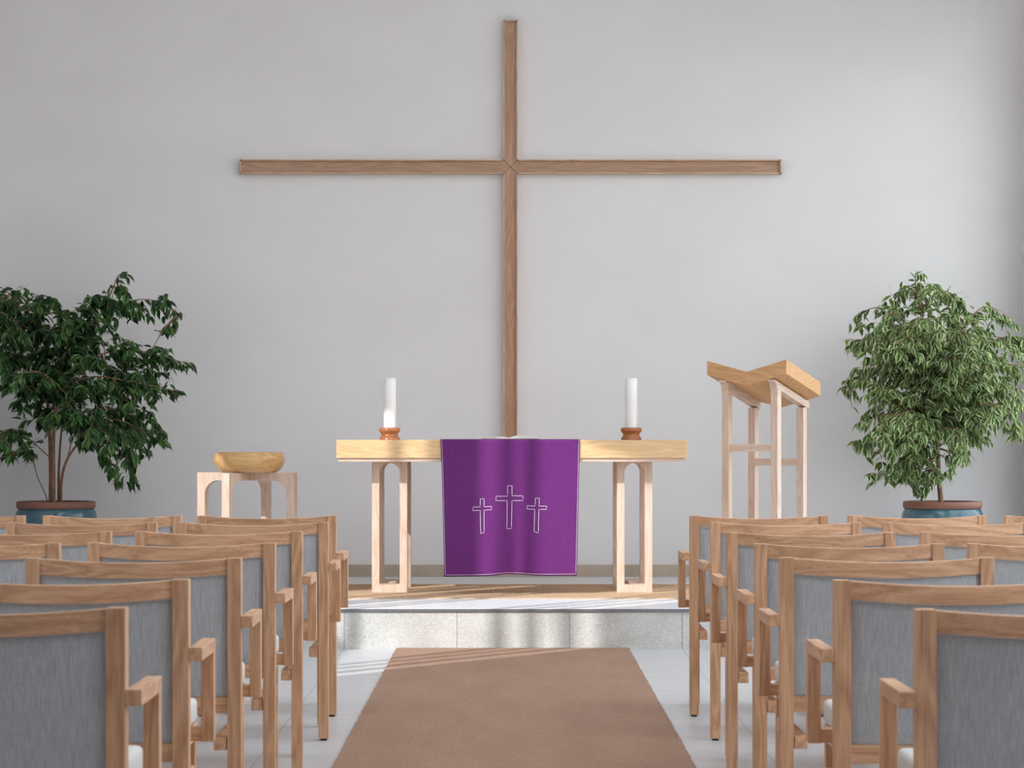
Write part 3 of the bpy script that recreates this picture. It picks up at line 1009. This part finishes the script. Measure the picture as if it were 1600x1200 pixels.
    for p, d, size in leaves:
        hor = d.cross(Vector((0, 0, 1)))
        if hor.length < 0.05: hor = Vector((1, 0, 0))
        hor.normalize()
        roll = rn.uniform(-0.9, 0.9)
        nrm = hor.cross(d).normalized()
        side = hor * math.cos(roll) + nrm * math.sin(roll)
        nn = side.cross(d).normalized()
        fold = rn.uniform(0.15, 0.5)
        base = len(V)
        q0 = p + d * size * 0.12
        for t, w, dr in prof:
            c = q0 + d * size * t + nn * dr * size
            if w == 0:
                V.append(c); UV.append((t, 0.0 if t == 0 else 0.75))
            else:
                V.append(c - nn * w * size * fold * 0.0); UV.append((t, 0.0))
                for sg in (-1, 1):
                    V.append(c + side * sg * w * size + nn * w * size * fold); UV.append((t, 1.0))
        # indices: 0 base, then triples (mid, left, right), last tip
        def M_(i): return base + 1 + 3 * (i - 1)
        tip = base + 1 + 3 * 4
        for sd in (1, 2):
            Fc.append((base, M_(1), M_(1) + sd))
            for i in range(1, 4): Fc.append((M_(i), M_(i + 1), M_(i + 1) + sd, M_(i) + sd))
            Fc.append((M_(4), tip, M_(4) + sd))
    me = bpy.data.meshes.new('foliage')
    me.from_pydata(V, [], Fc)
    uvl = me.uv_layers.new(name='UVMap')
    for lp in me.loops: uvl.data[lp.index].uv = UV[lp.vertex_index]
    me.polygons.foreach_set('use_smooth', [True] * len(me.polygons))
    me.materials.append(leaf_m)
    o = bpy.data.objects.new('foliage', me); col.objects.link(o)
    rel(o, root)
    print('leaves', name, len(leaves))
    return root

polyL = [(-60, 480), (-20, 440), (8, 442), (32, 450), (60, 452), (85, 470), (100, 492), (118, 482), (130, 462), (150, 458), (172, 455), (178, 430), (192, 426), (208, 432), (200, 450), (225, 458), (240, 460), (265, 465), (284, 490), (264, 526), (240, 515), (205, 498), (182, 505), (180, 522), (205, 535), (240, 542), (280, 550), (310, 564), (306, 588), (285, 590), (296, 622), (262, 628), (235, 622), (262, 668), (266, 694), (245, 700), (228, 690), (232, 720), (206, 728), (216, 768), (192, 762), (176, 742), (162, 705), (130, 700), (120, 670), (85, 668), (60, 690), (40, 722), (0, 722), (-60, 710)]
stemsL = [([(79, 790, 0.0), (79, 740, 0.0), (77, 690, 0.02), (72, 630, 0.05), (64, 570, 0.02), (52, 510, -0.05), (44, 470, -0.08)], 0.014, 0.004),
          ([(84, 790, -0.02), (85, 740, -0.04), (86, 680, -0.06), (92, 610, -0.05), (100, 560, -0.03), (118, 510, 0.0), (140, 475, 0.03)], 0.016, 0.004),
          ([(94, 790, 0.02), (96, 750, 0.0), (107, 718, -0.05), (128, 690, -0.12), (150, 660, -0.18), (175, 640, -0.2), (205, 640, -0.2)], 0.011, 0.003),
          ([(75, 790, 0.03), (68, 770, 0.04), (55, 745, 0.08), (45, 715, 0.1), (28, 705, 0.1), (8, 708, 0.1)], 0.004, 0.0015),
          ([(90, 790, 0.04), (88, 730, 0.1), (90, 670, 0.16), (100, 600, 0.2), (105, 540, 0.22)], 0.009, 0.003)]
limbsL = [[(90, 640, -0.05), (105, 595, -0.12), (150, 562, -0.2), (200, 548, -0.2), (250, 555, -0.15), (298, 570, -0.1)],
          [(104, 550, -0.03), (130, 515, 0.0), (160, 487, 0.05), (205, 468, 0.1), (245, 470, 0.1), (281, 492, 0.08)],
          [(140, 478, 0.03), (165, 470, 0.0), (178, 450, -0.03), (188, 430, -0.05), (204, 433, -0.06)],
          [(72, 630, 0.05), (50, 590, 0.0), (20, 550, -0.1), (-20, 535, -0.15)],
          [(60, 550, 0.0), (40, 510, 0.05), (15, 462, 0.1), (-15, 442, 0.12)],
          [(64, 570, 0.0), (50, 500, 0.1), (60, 462, 0.15), (84, 468, 0.15)],
          [(110, 600, -0.1), (160, 590, -0.25), (215, 598, -0.28), (285, 612, -0.25)],
          [(150, 660, -0.18), (180, 655, -0.2), (215, 665, -0.2), (258, 690, -0.2)],
          [(140, 672, -0.1), (170, 672, 0.0), (195, 700, 0.05), (208, 752, 0.05)],
          [(150, 660, -0.2), (180, 660, -0.3), (205, 690, -0.33), (228, 720, -0.33)],
          [(120, 700, -0.1), (140, 690, -0.2), (165, 700, -0.25), (190, 750, -0.25)],
          [(160, 655, -0.15), (200, 640, -0.05), (235, 655, 0.0), (255, 675, 0.0)]]
fig_tree('potted_fig_tree', 'dark green weeping fig tree in a teal glazed pot left of the font', 3, tp(87.5, 783).x, stemsL, limbsL, polyL, 34, 0.080, LEAF_DARK, 0.050)

polyR = [(1425, 428), (1434, 421), (1450, 445), (1468, 440), (1490, 450), (1506, 482), (1530, 472), (1560, 498), (1598, 502), (1615, 540), (1608, 590), (1600, 640), (1582, 650), (1592, 690), (1560, 692), (1522, 700), (1522, 732), (1490, 708), (1484, 752), (1462, 752), (1437, 780), (1422, 750), (1395, 762), (1378, 742), (1355, 764), (1350, 742), (1368, 712), (1345, 708), (1316, 690), (1335, 668), (1345, 632), (1318, 618), (1316, 600), (1335, 575), (1330, 545), (1316, 535), (1338, 500), (1342, 484), (1375, 478), (1385, 462), (1400, 456), (1416, 440)]
stemsR = [([(1471, 790, 0.0), (1467, 745, 0.0), (1465, 700, 0.0), (1457, 650, -0.02), (1450, 600, -0.03), (1446, 550, 0.0), (1440, 500, 0.0), (1432, 455, 0.0), (1430, 432, 0.0)], 0.017, 0.003),
          ([(1465, 710, 0.0), (1471, 660, 0.03), (1474, 610, 0.05), (1482, 550, 0.05), (1486, 500, 0.05), (1482, 460, 0.05)], 0.012, 0.003)]
limbsR = [[(1463, 690, 0), (1430, 680, -0.1), (1380, 682, -0.15), (1325, 690, -0.15)],
          [(1464, 720, 0), (1440, 720, -0.1), (1400, 722, -0.12), (1362, 752, -0.1)],
          [(1452, 610, 0), (1420, 560, -0.1), (1375, 535, -0.1), (1322, 532, -0.1)],
          [(1450, 600, 0), (1400, 575, 0.1), (1360, 580, 0.15), (1322, 606, 0.15)],
          [(1446, 550, 0), (1410, 505, 0.1), (1375, 480, 0.1), (1345, 490, 0.1)],
          [(1474, 610, 0), (1520, 560, 0.1), (1560, 530, 0.1), (1605, 525, 0.1)],
          [(1472, 650, 0), (1520, 630, -0.1), (1565, 640, -0.15), (1588, 685, -0.15)],
          [(1482, 550, 0), (1510, 500, -0.1), (1540, 480, -0.1), (1570, 505, -0.1)],
          [(1466, 690, 0), (1490, 680, 0.1), (1510, 700, 0.1), (1522, 725, 0.1)],
          [(1465, 735, 0), (1455, 738, -0.08), (1445, 750, -0.1), (1438, 772, -0.1)],
          [(1464, 715, 0), (1440, 722, 0.05), (1415, 735, 0.08), (1402, 758, 0.08)],
          [(1466, 742, 0), (1456, 735, 0.06), (1440, 742, 0.1), (1428, 762, 0.1)],
          [(1464, 700, 0), (1478, 706, -0.08), (1482, 722, -0.1), (1480, 744, -0.1)],
          [(1438, 490, 0), (1455, 462, -0.05), (1480, 458, -0.08), (1500, 478, -0.08)],
          [(1436, 470, 0), (1420, 448, 0.05), (1405, 460, 0.08), (1396, 480, 0.08)],
          [(1474, 610, 0), (1530, 590, 0.1), (1580, 600, 0.1), (1600, 630, 0.1)]]
fig_tree('potted_fig_tree', 'variegated weeping fig tree in a teal glazed pot right of the lectern', 8, tp(1472.5, 783).x, stemsR, limbsR, polyR, 56, 0.074, LEAF_VAR, 0.046)

# ---------------------------------------------------------------- light
w = bpy.data.worlds.new('world'); sc.world = w; w.use_nodes = True
bg = w.node_tree.nodes['Background']
bg.inputs['Color'].default_value = (0.88, 0.93, 1.0, 1)
bg.inputs['Strength'].default_value = 6.0
sun = bpy.data.lights.new('sun', 'SUN'); sun.energy = 6.6; sun.angle = R(0.6); sun.color = (1.0, 0.985, 0.965)
so = bpy.data.objects.new('sun', sun); col.objects.link(so)
el = R(36)
d = Vector((0.62 * math.cos(el), 0.785 * math.cos(el), -math.sin(el)))
so.rotation_euler = d.to_track_quat('-Z', 'Y').to_euler()
so.location = (-8, 2, 9)

# ---------------------------------------------------------------- camera
cam = bpy.data.cameras.new('camera')
cam.sensor_fit = 'HORIZONTAL'; cam.sensor_width = 36.0
cam.lens = F / 1600.0 * 36.0
cam.shift_x = 3.0 / 1600.0
cam.shift_y = 85.0 / 1600.0
cam.clip_end = 200
cam.dof.use_dof = True; cam.dof.focus_distance = 15.0; cam.dof.aperture_fstop = 14.0
co = bpy.data.objects.new('camera', cam); col.objects.link(co)
co.location = (0, 0, CAM_Z); co.rotation_euler = (R(90), 0, 0)
sc.camera = co
sc.view_settings.view_transform = 'Standard'
sc.view_settings.look = 'None'
sc.view_settings.exposure = -0.63
sc.view_settings.gamma = 1.0
sc.view_settings.use_curve_mapping = False
sc.cycles.use_denoising = True
sc.cycles.max_bounces = 14
sc.cycles.diffuse_bounces = 8
sc.cycles.transparent_max_bounces = 16
